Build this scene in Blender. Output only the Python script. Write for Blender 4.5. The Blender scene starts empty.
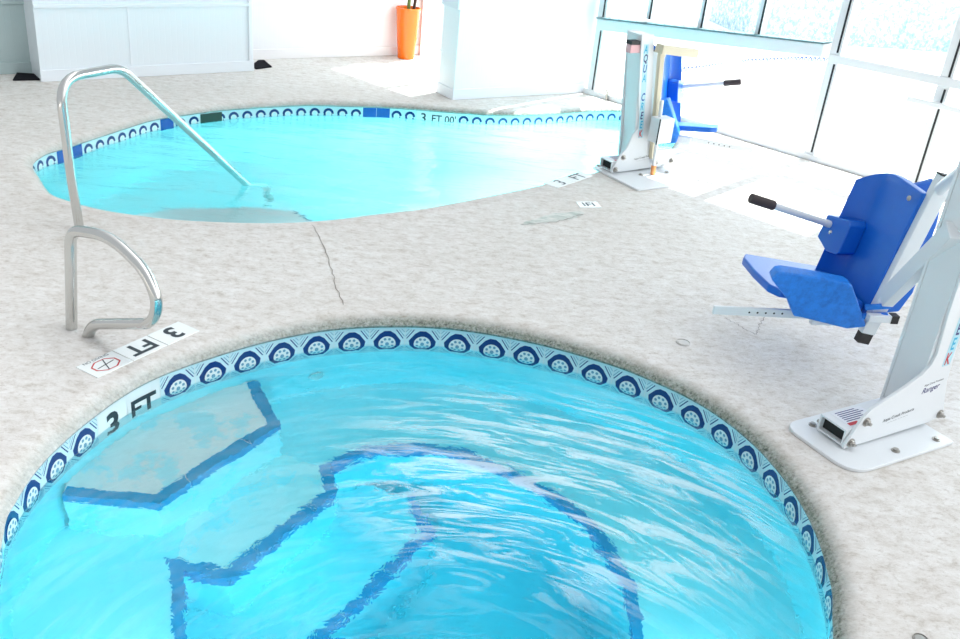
import bpy, bmesh, math, random
from mathutils import Vector, Matrix, noise
C = bpy.context.scene.collection
PI = math.pi
random.seed(4)

# ------------------------------------------------------------------ camera
F_PX, PITCH, ROLL, CAM_H = 933.38, 0.463783, 0.103940, 1.815
cp, sp, cr, sr = math.cos(PITCH), math.sin(PITCH), math.cos(ROLL), math.sin(ROLL)
c_fw = Vector((0, cp, -sp)); c_rt0 = Vector((1, 0, 0)); c_up0 = Vector((0, sp, cp))
c_rt = cr * c_rt0 + sr * c_up0; c_up = -sr * c_rt0 + cr * c_up0
cam = bpy.data.cameras.new('camera'); camo = bpy.data.objects.new('camera', cam); C.objects.link(camo)
cam.sensor_width = 36; cam.lens = F_PX * 36 / 960; cam.clip_start = .05; cam.clip_end = 300
M = Matrix.Identity(4)
for i in range(3):
    M[i][0] = c_rt[i]; M[i][1] = c_up[i]; M[i][2] = -c_fw[i]
M[2][3] = CAM_H
camo.matrix_world = M
bpy.context.scene.camera = camo

# ------------------------------------------------------------------ material helpers
def mat(name, col=(.8, .8, .8), rough=.5, metal=0., spec=.5, **kw):
    m = bpy.data.materials.new(name); m.use_nodes = True
    b = m.node_tree.nodes['Principled BSDF']
    b.inputs['Base Color'].default_value = (*col, 1); b.inputs['Roughness'].default_value = rough
    b.inputs['Metallic'].default_value = metal; b.inputs['Specular IOR Level'].default_value = spec
    return m
class NT:
    def __init__(s, m): s.m = m; s.t = m.node_tree; s.b = s.t.nodes.get('Principled BSDF')
    def n(s, typ, **kw):
        x = s.t.nodes.new(typ)
        for k, v in kw.items():
            if k in x.inputs.keys() if isinstance(k, str) else False: x.inputs[k].default_value = v
            else: setattr(x, k, v)
        return x
    def l(s, a, b): s.t.links.new(a, b)
    def coord(s, scale=(1, 1, 1), rot=(0, 0, 0)):
        tc = s.n('ShaderNodeTexCoord'); mp = s.n('ShaderNodeMapping')
        mp.inputs['Scale'].default_value = scale; mp.inputs['Rotation'].default_value = rot
        s.l(tc.outputs['Object'], mp.inputs['Vector']); return mp.outputs['Vector']
    def noise(s, vec, scale, detail=4, rough=.55, dist=0):
        x = s.n('ShaderNodeTexNoise'); x.inputs['Scale'].default_value = scale; x.inputs['Detail'].default_value = detail
        x.inputs['Roughness'].default_value = rough; x.inputs['Distortion'].default_value = dist
        if vec is not None: s.l(vec, x.inputs['Vector'])
        return x.outputs['Fac']
    def ramp(s, fac, stops):
        x = s.n('ShaderNodeValToRGB'); e = x.color_ramp.elements
        while len(e) < len(stops): e.new(.5)
        for el, (p, c) in zip(e, stops):
            el.position = p; el.color = (*c, 1) if len(c) == 3 else c
        s.l(fac, x.inputs['Fac']); return x.outputs['Color']
    def mix(s, fac, a, b, mode='MIX'):
        x = s.n('ShaderNodeMix', data_type='RGBA', blend_type=mode)
        for k, v in ((0, fac), (6, a), (7, b)):
            if hasattr(v, 'is_linked'): s.l(v, x.inputs[k])
            else: x.inputs[k].default_value = v if not isinstance(v, tuple) else (*v, 1)
        return x.outputs[2]
    def math(s, op, a, b=0., clamp=False):
        x = s.n('ShaderNodeMath', operation=op); x.use_clamp = clamp
        for k, v in ((0, a), (1, b)):
            if hasattr(v, 'is_linked'): s.l(v, x.inputs[k])
            else: x.inputs[k].default_value = v
        return x.outputs[0]
    def bump(s, h, strength=.3, dist=.01, to=None):
        x = s.n('ShaderNodeBump'); x.inputs['Strength'].default_value = strength; x.inputs['Distance'].default_value = dist
        s.l(h, x.inputs['Height']); s.l(x.outputs[0], (to or s.b).inputs['Normal']); return x
g = lambda v: (v, v, v)

# deck: trowelled knockdown concrete
def deck_mat(name, cols, fleck=.5):
    m = mat(name, rough=.75, spec=.3); t = NT(m)
    v = t.coord((.85, 1.35, 1), (0, 0, -.18)); v2 = t.coord()
    big = t.noise(v2, .55, 5, .6); mid = t.noise(v, 15, 9, .80, .3); fine = t.noise(v, 42, 6, .78, .2)
    c = t.ramp(mid, [(.30, cols[0]), (.45, cols[1]), (.62, cols[2])])
    c = t.mix(t.ramp(big, [(.38, g(0)), (.62, g(1))]), c, cols[3], 'MULTIPLY')
    fl = t.ramp(fine, [(.34, g(fleck)), (.47, g(0))])
    c = t.mix(fl, c, cols[4])
    t.l(c, t.b.inputs['Base Color'])
    h = t.math('ADD', t.math('MULTIPLY', mid, .7), t.math('MULTIPLY', fine, .5))
    t.bump(h, .55, .006)
    return m, t, c
DECK = [(.45, .395, .34), (.65, .615, .575), (.755, .735, .71), (.92, .905, .89), (.36, .30, .24)]
m_deck, td, dc = deck_mat('deck_concrete', DECK)
m_cope, tc_, cc = deck_mat('coping_concrete', DECK, .5)
# dirt plus the face's shade, painted darker down the rolled edge
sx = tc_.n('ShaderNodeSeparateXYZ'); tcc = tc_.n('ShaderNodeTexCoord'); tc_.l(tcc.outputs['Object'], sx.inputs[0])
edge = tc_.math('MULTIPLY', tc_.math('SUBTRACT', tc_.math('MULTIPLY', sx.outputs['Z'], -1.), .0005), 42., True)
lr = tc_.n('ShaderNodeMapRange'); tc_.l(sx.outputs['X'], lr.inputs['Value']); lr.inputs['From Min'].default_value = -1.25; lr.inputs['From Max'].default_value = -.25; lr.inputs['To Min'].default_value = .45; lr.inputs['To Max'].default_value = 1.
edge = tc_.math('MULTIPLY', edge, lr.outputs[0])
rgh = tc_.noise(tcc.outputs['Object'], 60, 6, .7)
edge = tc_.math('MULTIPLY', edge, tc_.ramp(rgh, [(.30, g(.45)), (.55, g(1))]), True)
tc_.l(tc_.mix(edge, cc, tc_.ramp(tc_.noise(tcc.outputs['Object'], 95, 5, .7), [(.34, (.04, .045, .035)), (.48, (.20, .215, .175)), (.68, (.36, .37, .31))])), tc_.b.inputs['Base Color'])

m_white = mat('white_paint', (.80, .84, .87), .45)
m_wallwarm = mat('warm_white_paint', (.84, .81, .81), .5)
m_powder = mat('white_powder_coat', (.73, .755, .77), .35)
m_cream = mat('cream_powder_coat', (.60, .54, .40), .4)
m_black = mat('black_rubber', (.02, .018, .018), .6)
m_dark = mat('dark_void', (.008, .012, .012), .7)
m_grip = mat('dark_foam_grip', (.06, .045, .045), .8)
m_steel = mat('brushed_stainless', (.62, .62, .60), .16, 1.)
t = NT(m_steel); t.bump(t.noise(t.coord((40, 40, 4)), 6, 3), .06, .002)
m_bolt = mat('zinc_bolt', (.42, .40, .37), .35, .9)
m_copper = mat('copper_fitting', (.75, .32, .13), .4, .8)
m_alu = mat('aluminium_ledge', (.13, .21, .23), .6, 0., .2)
m_gasket = mat('black_gasket', (.01, .012, .014), .5)
m_blue = mat('blue_plastic', (.003, .125, .56), .33)
t = NT(m_blue); t.bump(t.noise(t.coord(), 160, 3), .12, .002)
m_blue2 = mat('blue_moulded_plastic', (.012, .19, .70), .38)
t = NT(m_blue2); sc = t.noise(t.coord((1, 1, 1)), 30, 7, .75)
t.l(t.ramp(sc, [(.35, (.008, .15, .58)), (.6, (.015, .23, .78))]), t.b.inputs['Base Color'])
m_orange = mat('orange_glazed_ceramic', (.86, .15, .004), .2)
m_soil = mat('potting_soil', (.05, .03, .02), .9)
m_leaf = mat('plant_green', (.10, .17, .03), .5)
m_mat = mat('black_floor_mat', (.012, .012, .016), .95, spec=.1)
m_tile = mat('pale_tile_glaze', (.68, .84, .87), .15)
m_tilew = mat('white_tile_glaze', (.82, .85, .84), .25)
m_tiled = mat('navy_tile_glaze', (.012, .045, .19), .15)
m_tileb = mat('cobalt_tile_glaze', (.015, .10, .42), .15)
m_trim = mat('nosing_tile_glaze', (.003, .36, .64), .5, spec=.1)
m_tilel = mat('line_tile_glaze', (.18, .36, .48), .15)
m_ink = mat('marker_ink', (.02, .035, .045), .5)
m_red = mat('marker_red', (.55, .03, .04), .5)
m_navy = mat('sticker_navy', (.03, .03, .16), .5)
m_cyan = mat('sticker_cyan', (.02, .40, .62), .5)
m_green = mat('sticker_green', (.10, .50, .22), .5)
m_stk = mat('sticker_white', (.78, .80, .84), .4)
m_strip = mat('pale_cyan_sticker', (.42, .68, .76), .4)
m_pink = mat('pink_plastic', (.72, .42, .44), .5)
m_skim = mat('skimmer_green', (.02, .05, .035), .4)
m_ground = mat('sunlit_concrete', (.80, .79, .77), .8)
m_grout = mat('crack_line', (.30, .27, .24), .9)

def bead_mat(name, col, ang):
    m = mat(name, col, .42); t = NT(m)
    v = t.coord((1, 1, 1), (0, 0, -ang)); s = t.n('ShaderNodeSeparateXYZ'); t.l(v, s.inputs[0])
    f = t.math('FRACT', t.math('MULTIPLY', s.outputs['X'], 1 / .045))
    gr = t.ramp(f, [(.0, g(0)), (.05, g(1)), (.95, g(1)), (1., g(0))])
    t.bump(gr, .22, .003)
    return m

# plaster under water, water
m_plaster = mat('pool_plaster', (.66, .90, .95), .6, spec=.2)
t = NT(m_plaster); n1 = t.noise(t.coord(), 2.4, 5, .6)
t.l(t.ramp(n1, [(.35, (.50, .93, .985)), (.65, (.68, .96, .99))]), t.b.inputs['Base Color'])
m_tread = mat('worn_white_tread', (.9, .9, .88), .6, spec=.2)
t = NT(m_tread); n1 = t.noise(t.coord(), 5.5, 5, .6)
t.l(t.ramp(n1, [(.40, (.60, .92, .97)), (.46, (.95, .95, .94))]), t.b.inputs['Base Color'])
m_poolplaster = mat('pale_pool_plaster', (.88, .93, .94), .6, spec=.2)

def water_mat(name, absorb, dens, refl_streaks, wave_scale, strength, ior_mix=0):
    m = mat(name, (1, 1, 1), .0, spec=.5); t = NT(m); b = t.b
    b.inputs['Transmission Weight'].default_value = 1.; b.inputs['IOR'].default_value = 1.333
    b.inputs['Roughness'].default_value = .015
    out = t.t.nodes['Material Output']
    va = t.n('ShaderNodeVolumeAbsorption'); va.inputs['Color'].default_value = (*absorb, 1); va.inputs['Density'].default_value = dens
    t.l(va.outputs[0], out.inputs['Volume'])
    v = t.coord(wave_scale)
    a = t.noise(v, 4.2, 3, .5, 1.0); f = t.noise(v, 15, 3, .55, .8)
    h = t.math('ADD', a, t.math('MULTIPLY', f, .32))
    bmp = t.bump(h, strength, .05)
    if ior_mix:
        tr = t.n('ShaderNodeBsdfRefraction'); tr.inputs['IOR'].default_value = 1.333; tr.inputs['Roughness'].default_value = .015; t.l(bmp.outputs[0], tr.inputs['Normal'])
        gl = t.n('ShaderNodeBsdfGlossy'); gl.inputs['Roughness'].default_value = .03; t.l(bmp.outputs[0], gl.inputs['Normal'])
        fr = t.n('ShaderNodeFresnel'); fr.inputs['IOR'].default_value = ior_mix; t.l(bmp.outputs[0], fr.inputs['Normal'])
        mx = t.n('ShaderNodeMixShader'); t.l(fr.outputs[0], mx.inputs[0]); t.l(tr.outputs[0], mx.inputs[1]); t.l(gl.outputs[0], mx.inputs[2]); t.l(mx.outputs[0], out.inputs['Surface'])
    if refl_streaks:
        # window reflections painted on as white diffuse curling streaks, thickest in one patch
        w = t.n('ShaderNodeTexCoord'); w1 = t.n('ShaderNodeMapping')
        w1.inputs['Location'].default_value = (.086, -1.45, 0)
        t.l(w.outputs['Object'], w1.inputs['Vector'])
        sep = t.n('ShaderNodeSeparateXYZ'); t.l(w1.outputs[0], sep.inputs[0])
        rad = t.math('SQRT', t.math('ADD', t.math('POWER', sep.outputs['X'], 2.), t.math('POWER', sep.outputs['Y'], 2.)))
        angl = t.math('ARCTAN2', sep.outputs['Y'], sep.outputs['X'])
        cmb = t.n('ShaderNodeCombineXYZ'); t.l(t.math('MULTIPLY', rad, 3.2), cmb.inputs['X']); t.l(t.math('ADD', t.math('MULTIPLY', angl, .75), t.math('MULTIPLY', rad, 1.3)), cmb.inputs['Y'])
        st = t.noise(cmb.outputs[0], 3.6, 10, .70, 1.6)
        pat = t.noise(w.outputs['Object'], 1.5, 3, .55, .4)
        # painted reflections thickest across the middle and right of the spa
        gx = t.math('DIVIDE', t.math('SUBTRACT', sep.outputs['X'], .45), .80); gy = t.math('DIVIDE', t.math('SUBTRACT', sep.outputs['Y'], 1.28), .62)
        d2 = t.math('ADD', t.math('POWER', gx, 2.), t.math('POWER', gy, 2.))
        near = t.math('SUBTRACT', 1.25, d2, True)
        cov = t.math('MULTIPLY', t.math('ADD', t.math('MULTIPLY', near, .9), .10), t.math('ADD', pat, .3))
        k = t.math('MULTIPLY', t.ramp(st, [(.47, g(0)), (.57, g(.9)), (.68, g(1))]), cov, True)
        k = t.math('MULTIPLY', k, refl_streaks, True)
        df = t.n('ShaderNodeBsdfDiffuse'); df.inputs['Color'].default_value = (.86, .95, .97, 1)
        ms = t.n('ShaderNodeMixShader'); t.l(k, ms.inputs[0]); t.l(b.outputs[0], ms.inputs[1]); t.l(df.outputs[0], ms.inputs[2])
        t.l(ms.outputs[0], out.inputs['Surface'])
    return m
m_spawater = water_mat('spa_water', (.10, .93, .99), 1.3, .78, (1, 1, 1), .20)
m_poolwater = water_mat('pool_water', (.42, .965, .985), .85, 0, (.7, 1.7, 1), .24, 1.6)

m_glass = bpy.data.materials.new('window_glass'); m_glass.use_nodes = True
t = NT(m_glass); nt = m_glass.node_tree; nt.nodes.remove(nt.nodes['Principled BSDF'])
tr = t.n('ShaderNodeBsdfTransparent'); tr.inputs['Color'].default_value = (.93, .97, .98, 1)
gl = t.n('ShaderNodeBsdfGlossy'); gl.inputs['Roughness'].default_value = .02
ms = t.n('ShaderNodeMixShader'); ms.inputs[0].default_value = .05
t.l(tr.outputs[0], ms.inputs[1]); t.l(gl.outputs[0], ms.inputs[2]); t.l(ms.outputs[0], nt.nodes['Material Output'].inputs['Surface'])
m_hedge = mat('overexposed_hedge', (.6, .75, .85), .8)  # foliage washed out by glare, painted as pale blue speckle
t = NT(m_hedge); n1 = t.noise(t.coord(), 16, 8, .85)
t.l(t.ramp(n1, [(.40, (.16, .27, .35)), (.5, (.34, .46, .55)), (.58, (.66, .74, .80))]), t.b.inputs['Base Color'])

# ------------------------------------------------------------------ mesh helpers
def tag(o, label=None, cat=None, group=None, kind=None):
    if label: o['label'] = label
    if cat: o['category'] = cat
    if group: o['group'] = group
    if kind: o['kind'] = kind
    return o
def empty(name, loc=(0, 0, 0), rz=0.):
    o = bpy.data.objects.new(name, None); C.objects.link(o); o.location = loc; o.rotation_euler = (0, 0, rz)
    o.empty_display_size = .1; return o
class MB:
    """collects shapes and links them as ONE mesh object"""
    def __init__(s): s.bm = bmesh.new(); s.mi = 0
    def _f(s, vs):
        try:
            f = s.bm.faces.new(vs); f.material_index = s.mi; return f
        except ValueError: return None
    def face(s, pts): return s._f([s.bm.verts.new(p) for p in pts])
    def box(s, x0, x1, y0, y1, z0, z1, mx=None):
        P = [Vector((x, y, z)) for z in (z0, z1) for y in (y0, y1) for x in (x0, x1)]
        if mx: P = [mx @ q for q in P]
        v = [s.bm.verts.new(q) for q in P]
        for q in ((0, 2, 3, 1), (4, 5, 7, 6), (0, 1, 5, 4), (2, 6, 7, 3), (0, 4, 6, 2), (1, 3, 7, 5)): s._f([v[i] for i in q])
        return s
    def prism(s, poly, d, mx=None):
        """poly: 2D outline (x,z) extruded from y=d[0] to y=d[1]; or with mx mapping (x,y,z)"""
        A = [Vector((x, d[0], z)) for x, z in poly]; B = [Vector((x, d[1], z)) for x, z in poly]
        if mx: A = [mx @ q for q in A]; B = [mx @ q for q in B]
        a = [s.bm.verts.new(q) for q in A]; b = [s.bm.verts.new(q) for q in B]; n = len(a)
        s._f(a); s._f(b[::-1])
        for i in range(n): s._f([a[i], b[i], b[(i + 1) % n], a[(i + 1) % n]])
        return s
    def slab(s, poly, z0, z1):
        a = [s.bm.verts.new((x, y, z0)) for x, y in poly]; b = [s.bm.verts.new((x, y, z1)) for x, y in poly]; n = len(a)
        s._f(a[::-1]); s._f(b)
        for i in range(n): s._f([a[i], a[(i + 1) % n], b[(i + 1) % n], b[i]])
        return s
    def tube(s, pts, r, seg=16, caps=True, taper=None):
        pts = [Vector(q) for q in pts]; n = len(pts); rings = []
        up = None
        for i, q in enumerate(pts):
            d = (pts[min(i + 1, n - 1)] - pts[max(i - 1, 0)]).normalized()
            if up is None:
                up = d.orthogonal().normalized()
            up = (up - d * up.dot(d)).normalized(); si = d.cross(up)
            rr = r if taper is None else taper[i]
            rings.append([s.bm.verts.new(q + (up * math.cos(a) + si * math.sin(a)) * rr) for a in [2 * PI * k / seg for k in range(seg)]])
        for A, B in zip(rings, rings[1:]):
            for k in range(seg): s._f([A[k], A[(k + 1) % seg], B[(k + 1) % seg], B[k]])
        if caps: s._f(rings[0][::-1]); s._f(rings[-1])
        return s
    def bar(s, a, b, w, h, up=(0, 0, 1)):
        """rectangular bar from a to b, w wide sideways, h tall"""
        a, b = Vector(a), Vector(b); d = (b - a).normalized(); up = Vector(up); si = d.cross(up).normalized(); u = si.cross(d)
        va = [s.bm.verts.new(a + si * x * w / 2 + u * y * h / 2) for x, y in ((-1, -1), (1, -1), (1, 1), (-1, 1))]
        vb = [s.bm.verts.new(b + si * x * w / 2 + u * y * h / 2) for x, y in ((-1, -1), (1, -1), (1, 1), (-1, 1))]
        s._f(va[::-1]); s._f(vb)
        for i in range(4): s._f([va[i], va[(i + 1) % 4], vb[(i + 1) % 4], vb[i]])
        return s
    def lathe(s, prof, ctr=(0, 0, 0), axis=(0, 0, 1), seg=32):
        ax = Vector(axis).normalized(); u = ax.orthogonal().normalized(); w = ax.cross(u); ctr = Vector(ctr); R = []
        for r, z in prof:
            if r < 1e-6: R.append([s.bm.verts.new(ctr + ax * z)])
            else: R.append([s.bm.verts.new(ctr + ax * z + (u * math.cos(a) + w * math.sin(a)) * r) for a in [2 * PI * k / seg for k in range(seg)]])
        for A, B in zip(R, R[1:]):
            for k in range(seg):
                if len(A) == 1 and len(B) == 1: continue
                if len(A) == 1: s._f([A[0], B[k], B[(k + 1) % seg]])
                elif len(B) == 1: s._f([A[k], B[0], A[(k + 1) % seg]])
                else: s._f([A[k], B[k], B[(k + 1) % seg], A[(k + 1) % seg]])
        return s
    def add_mesh(s, verts, faces):
        v = [s.bm.verts.new(q) for q in verts]
        for f in faces: s._f([v[i] for i in f])
        return s
    def build(s, name, mats, parent=None, smooth=False, bevel=0., loc=None, normals=True):
        if normals: bmesh.ops.recalc_face_normals(s.bm, faces=s.bm.faces)
        me = bpy.data.meshes.new(name); s.bm.to_mesh(me); s.bm.free()
        o = bpy.data.objects.new(name, me); C.objects.link(o)
        for m in (mats if isinstance(mats, (list, tuple)) else [mats]): me.materials.append(m)
        if smooth:
            for p in me.polygons: p.use_smooth = True
        if bevel:
            bv = o.modifiers.new('bevel', 'BEVEL'); bv.width = bevel; bv.segments = 3; bv.limit_method = 'ANGLE'; bv.angle_limit = math.radians(35)
            for p in me.polygons: p.use_smooth = True
            wn = o.modifiers.new('wn', 'WEIGHTED_NORMAL'); wn.keep_sharp = True
        elif smooth:
            try: me.set_sharp_from_angle(angle=math.radians(40))
            except Exception: pass
        if loc is not None: o.location = loc
        if parent: o.parent = parent
        return o
_txt = {}
def text_geo(s, size=1., bold=0.):
    """outline of lettering as (verts, faces) in the xy plane, centred"""
    key = (s, bold)
    if key not in _txt:
        cu = bpy.data.curves.new('t', 'FONT'); cu.body = s; cu.size = 1; cu.align_x = 'CENTER'; cu.align_y = 'CENTER'; cu.offset = bold; cu.resolution_u = 3
        ob = bpy.data.objects.new('t', cu); C.objects.link(ob)
        bpy.context.view_layer.update()
        me = ob.evaluated_get(bpy.context.evaluated_depsgraph_get()).to_mesh()
        vs = [tuple(v.co) for v in me.vertices]; fs = [tuple(p.vertices) for p in me.polygons]
        ob.evaluated_get(bpy.context.evaluated_depsgraph_get()).to_mesh_clear()
        bpy.data.objects.remove(ob); bpy.data.curves.remove(cu)
        xs = [v[0] for v in vs]; ys = [v[1] for v in vs]; cx = (min(xs) + max(xs)) / 2; cy = (min(ys) + max(ys)) / 2
        _txt[key] = ([(x - cx, y - cy) for x, y, _ in vs], fs)
    vs, fs = _txt[key]
    return [(x * size, y * size) for x, y in vs], fs
def spline_closed(pts, n):
    P = [Vector((*q, 0)) if len(q) == 2 else Vector(q) for q in pts]; m = len(P); dense = []
    for i in range(m):
        a, b, c, d = P[i - 1], P[i], P[(i + 1) % m], P[(i + 2) % m]
        for k in range(24):
            u = k / 24
            dense.append(.5 * ((2 * b) + (c - a) * u + (2 * a - 5 * b + 4 * c - d) * u * u + (3 * b - a - 3 * c + d) * u ** 3))
    return resample(dense, n)
def resample(dense, n, closed=True):
    L = [0.]; D = dense + ([dense[0]] if closed else [])
    for a, b in zip(D, D[1:]): L.append(L[-1] + (b - a).length)
    out = []; j = 0
    cnt = n if closed else n - 1
    for i in range(n):
        tl = L[-1] * i / cnt
        while j < len(L) - 2 and L[j + 1] < tl: j += 1
        u = (tl - L[j]) / max(L[j + 1] - L[j], 1e-9)
        out.append(D[j].lerp(D[j + 1], min(u, 1)))
    return out
def normals_closed(P):
    """outward normals of a counter-clockwise closed outline"""
    n = len(P); N = []
    for i in range(n):
        d = (P[(i + 1) % n] - P[i - 1]).normalized(); N.append(Vector((d.y, -d.x, 0)))
    return N
def area(P): return sum(P[i - 1].x * P[i].y - P[i].x * P[i - 1].y for i in range(len(P))) / 2
def sweep(P, N, prof, mb):
    R = [[mb.bm.verts.new(p + n * o + Vector((0, 0, z))) for o, z in prof] for p, n in zip(P, N)]
    for i in range(len(R)):
        A, B = R[i], R[(i + 1) % len(R)]
        for k in range(len(prof) - 1): mb._f([A[k], B[k], B[k + 1], A[k + 1]])

# ------------------------------------------------------------------ outlines
SC = Vector((-.086, 2.3595, 0))
obs = [(1.263, -165.4), (1.267, -172.3), (1.267, -179.3), (1.262, 174.1), (1.258, 167.3), (1.262, 159.3), (1.262, 152.6), (1.252, 146.1), (1.243, 139.4), (1.244, 132.4),
       (1.249, 125.3), (1.256, 118.2), (1.258, 111.5), (1.258, 104.6), (1.260, 97.7), (1.259, 90.6), (1.254, 83.8), (1.252, 76.7), (1.254, 69.9), (1.261, 62.6), (1.274, 55.7),
       (1.284, 48.), (1.296, 41.4), (1.298, 34.3), (1.292, 26.8), (1.28, 19.4), (1.268, 11.7), (1.256, 3.9), (1.245, -4.1), (1.238, -13.), (1.235, -30.), (1.24, -60.), (1.25, -90.), (1.255, -120.), (1.26, -145.)]
obs.sort(key=lambda q: q[1])
spa_pts = [SC + Vector((math.cos(math.radians(a)), math.sin(math.radians(a)), 0)) * r for r, a in obs]
SPA = spline_closed(spa_pts, 400)
if area(SPA) < 0: SPA.reverse()
SPA_N = normals_closed(SPA)
pool_raw = [(-2.535, 4.86), (-2.665, 5.06), (-2.69, 5.28), (-2.63, 5.46), (-2.565, 5.67), (-2.48, 5.94), (-2.385, 6.215), (-2.245, 6.41), (-1.975, 6.70), (-1.53, 7.015), (-1.17, 7.14), (-.793, 7.238), (-.403, 7.273), (-.009, 7.345), (.393, 7.545),
            (.734, 7.788), (1.06, 7.90), (1.32, 7.72), (1.40, 7.30), (1.28, 6.78), (1.02, 6.40), (.69, 6.03), (.62, 5.955), (.414, 5.735), (.16, 5.475), (-.133, 5.197), (-.403, 4.955), (-.659, 4.78), (-.853, 4.643), (-1.093, 4.527), (-1.386, 4.455), (-1.635, 4.425),
            (-1.845, 4.436), (-2.011, 4.462), (-2.196, 4.53), (-2.36, 4.63)]
POOL = spline_closed(pool_raw, 560)
if area(POOL) < 0: POOL.reverse()
POOL_N = normals_closed(POOL)
SPA_W, POOL_W = -.145, -.112
LIP = .022   # the rolled edge overhangs the tiles

# glass wall line
G0 = Vector((.77, 8.28, 0)); GU = Vector((.7393, -.6734, 0)); GN = Vector((-.6734, -.7393, 0))  # inward normal
def GP(s, d=0., z=0.): return G0 + GU * s + GN * d + Vector((0, 0, z))
GM = Matrix(((GU.x, GN.x, 0, G0.x), (GU.y, GN.y, 0, G0.y), (0, 0, 1, 0), (0, 0, 0, 1)))

# ------------------------------------------------------------------ floor
def fill(loops, name, m, z=0., parent=None):
    bm = bmesh.new(); ed = []
    for lp in loops:
        v = [bm.verts.new((q.x, q.y, z)) for q in lp]
        for i in range(len(v)): ed.append(bm.edges.new((v[i], v[(i + 1) % len(v)])))
    bmesh.ops.triangle_fill(bm, use_beauty=True, edges=ed, normal=(0, 0, 1))
    mb = MB(); mb.bm.free(); mb.bm = bm
    return mb.build(name, m, parent)
outer = [GP(6.2, 0), GP(-2.1, -.0), Vector((-3.2, 7.9, 0)), Vector((-5.2, 6.4, 0)), Vector((-4.2, -1.2, 0)), Vector((3.2, -1.2, 0))]
hole1 = [p + n * .06 for p, n in zip(SPA, SPA_N)]
hole2 = [p + n * .06 for p, n in zip(POOL, POOL_N)]
floor = tag(fill([outer, hole1, hole2], 'floor', m_deck), 'textured pale concrete pool deck', None, None, 'structure')
# hairline cracks and a grey trowelled stain
def crack(pts, w):
    mb = MB(); rnd = random.Random(len(pts) * 7); P = [Vector((*q, 0)) for q in pts]
    dense = resample(P, 24, False)
    L, R = [], []
    for i, q in enumerate(dense):
        d = (dense[min(i + 1, 23)] - dense[max(i - 1, 0)]).normalized(); nn = Vector((-d.y, d.x, 0))
        j = nn * rnd.uniform(-.006, .006); ww = w * rnd.uniform(.5, 1.2)
        L.append(mb.bm.verts.new(q + j + nn * ww + Vector((0, 0, .0015)))); R.append(mb.bm.verts.new(q + j - nn * ww + Vector((0, 0, .0015))))
    for i in range(23): mb._f([L[i], R[i], R[i + 1], L[i + 1]])
    return mb.build('crack', m_grout, floor)
crack([(-.915, 4.52), (-.80, 4.25), (-.655, 3.79), (-.60, 3.63)], .0028)
crack([(1.123, 3.906), (1.17, 3.845), (1.231, 3.76)], .0022)
crack([(1.235, 3.765), (1.29, 3.90), (1.34, 4.02)], .0022)
m_stain = mat('grey_green_cement_patch', (.45, .50, .46), .8)
t = NT(m_stain); ns = t.noise(t.coord((1, 2.4, 1), (0, 0, -.5)), 9, 6, .7)
t.l(t.ramp(ns, [(.35, (.36, .41, .37)), (.5, (.55, .57, .53)), (.65, (.70, .68, .64))]), t.b.inputs['Base Color'])
mb = MB(); sp_ = spline_closed([(.165, 4.84), (.30, 4.90), (.46, 5.02), (.535, 5.13), (.50, 5.16), (.42, 5.10), (.36, 5.08), (.28, 4.99)], 60)
mb.face([q + Vector((random.uniform(-.006, .006), random.uniform(-.006, .006), .0012)) for q in sp_])
mb.build('cement_patch', m_stain, floor)
crack([(.17, 4.842), (.36, 4.935), (.53, 5.115)], .004)

cop_prof = [(.085, .0012), (.055, .0008), (.035, -.0015), (.016, -.007), (.000, -.017), (-.014, -.029), (-LIP, -.041), (-LIP + .004, -.050), (-.008, -.056), (.02, -.058), (.06, -.058)]
mb = MB(); sweep(SPA, SPA_N, cop_prof, mb)
tag(mb.build('trim_1', m_cope, smooth=True), 'rolled grey concrete edge around the spa', None, None, 'structure')
mb = MB(); sweep(POOL, POOL_N, [(o, z * .8) for o, z in cop_prof], mb)
tag(mb.build('trim_2', m_cope, smooth=True), 'rolled concrete edge around the pool', None, None, 'structure')

# ------------------------------------------------------------------ tiled waterline
class Wall:
    """maps (arc length, height) on the inner face of a basin"""
    def __init__(s, P, start):
        k = min(range(len(P)), key=lambda i: (P[i] - Vector((*start, 0))).length)
        s.P = P[k:] + P[:k]; s.L = [0.]
        D = s.P + [s.P[0]]
        for a, b in zip(D, D[1:]): s.L.append(s.L[-1] + (b - a).length)
        s.D = D
    def at(s, u, d=0., z=0.):
        T = s.L[-1]; u = u % T
        lo, hi = 0, len(s.L) - 1
        while hi - lo > 1:
            m = (lo + hi) // 2
            if s.L[m] <= u: lo = m
            else: hi = m
        a, b = s.D[lo], s.D[lo + 1]; f = (u - s.L[lo]) / max(s.L[lo + 1] - s.L[lo], 1e-9)
        dd = (b - a).normalized(); n = Vector((-dd.y, dd.x, 0))      # inward for CCW
        return a.lerp(b, f) + n * d + Vector((0, 0, z))
    def near(s, q):
        k = min(range(len(s.P)), key=lambda i: (s.P[i] - Vector((*q, 0))).length); return s.L[k]
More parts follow.
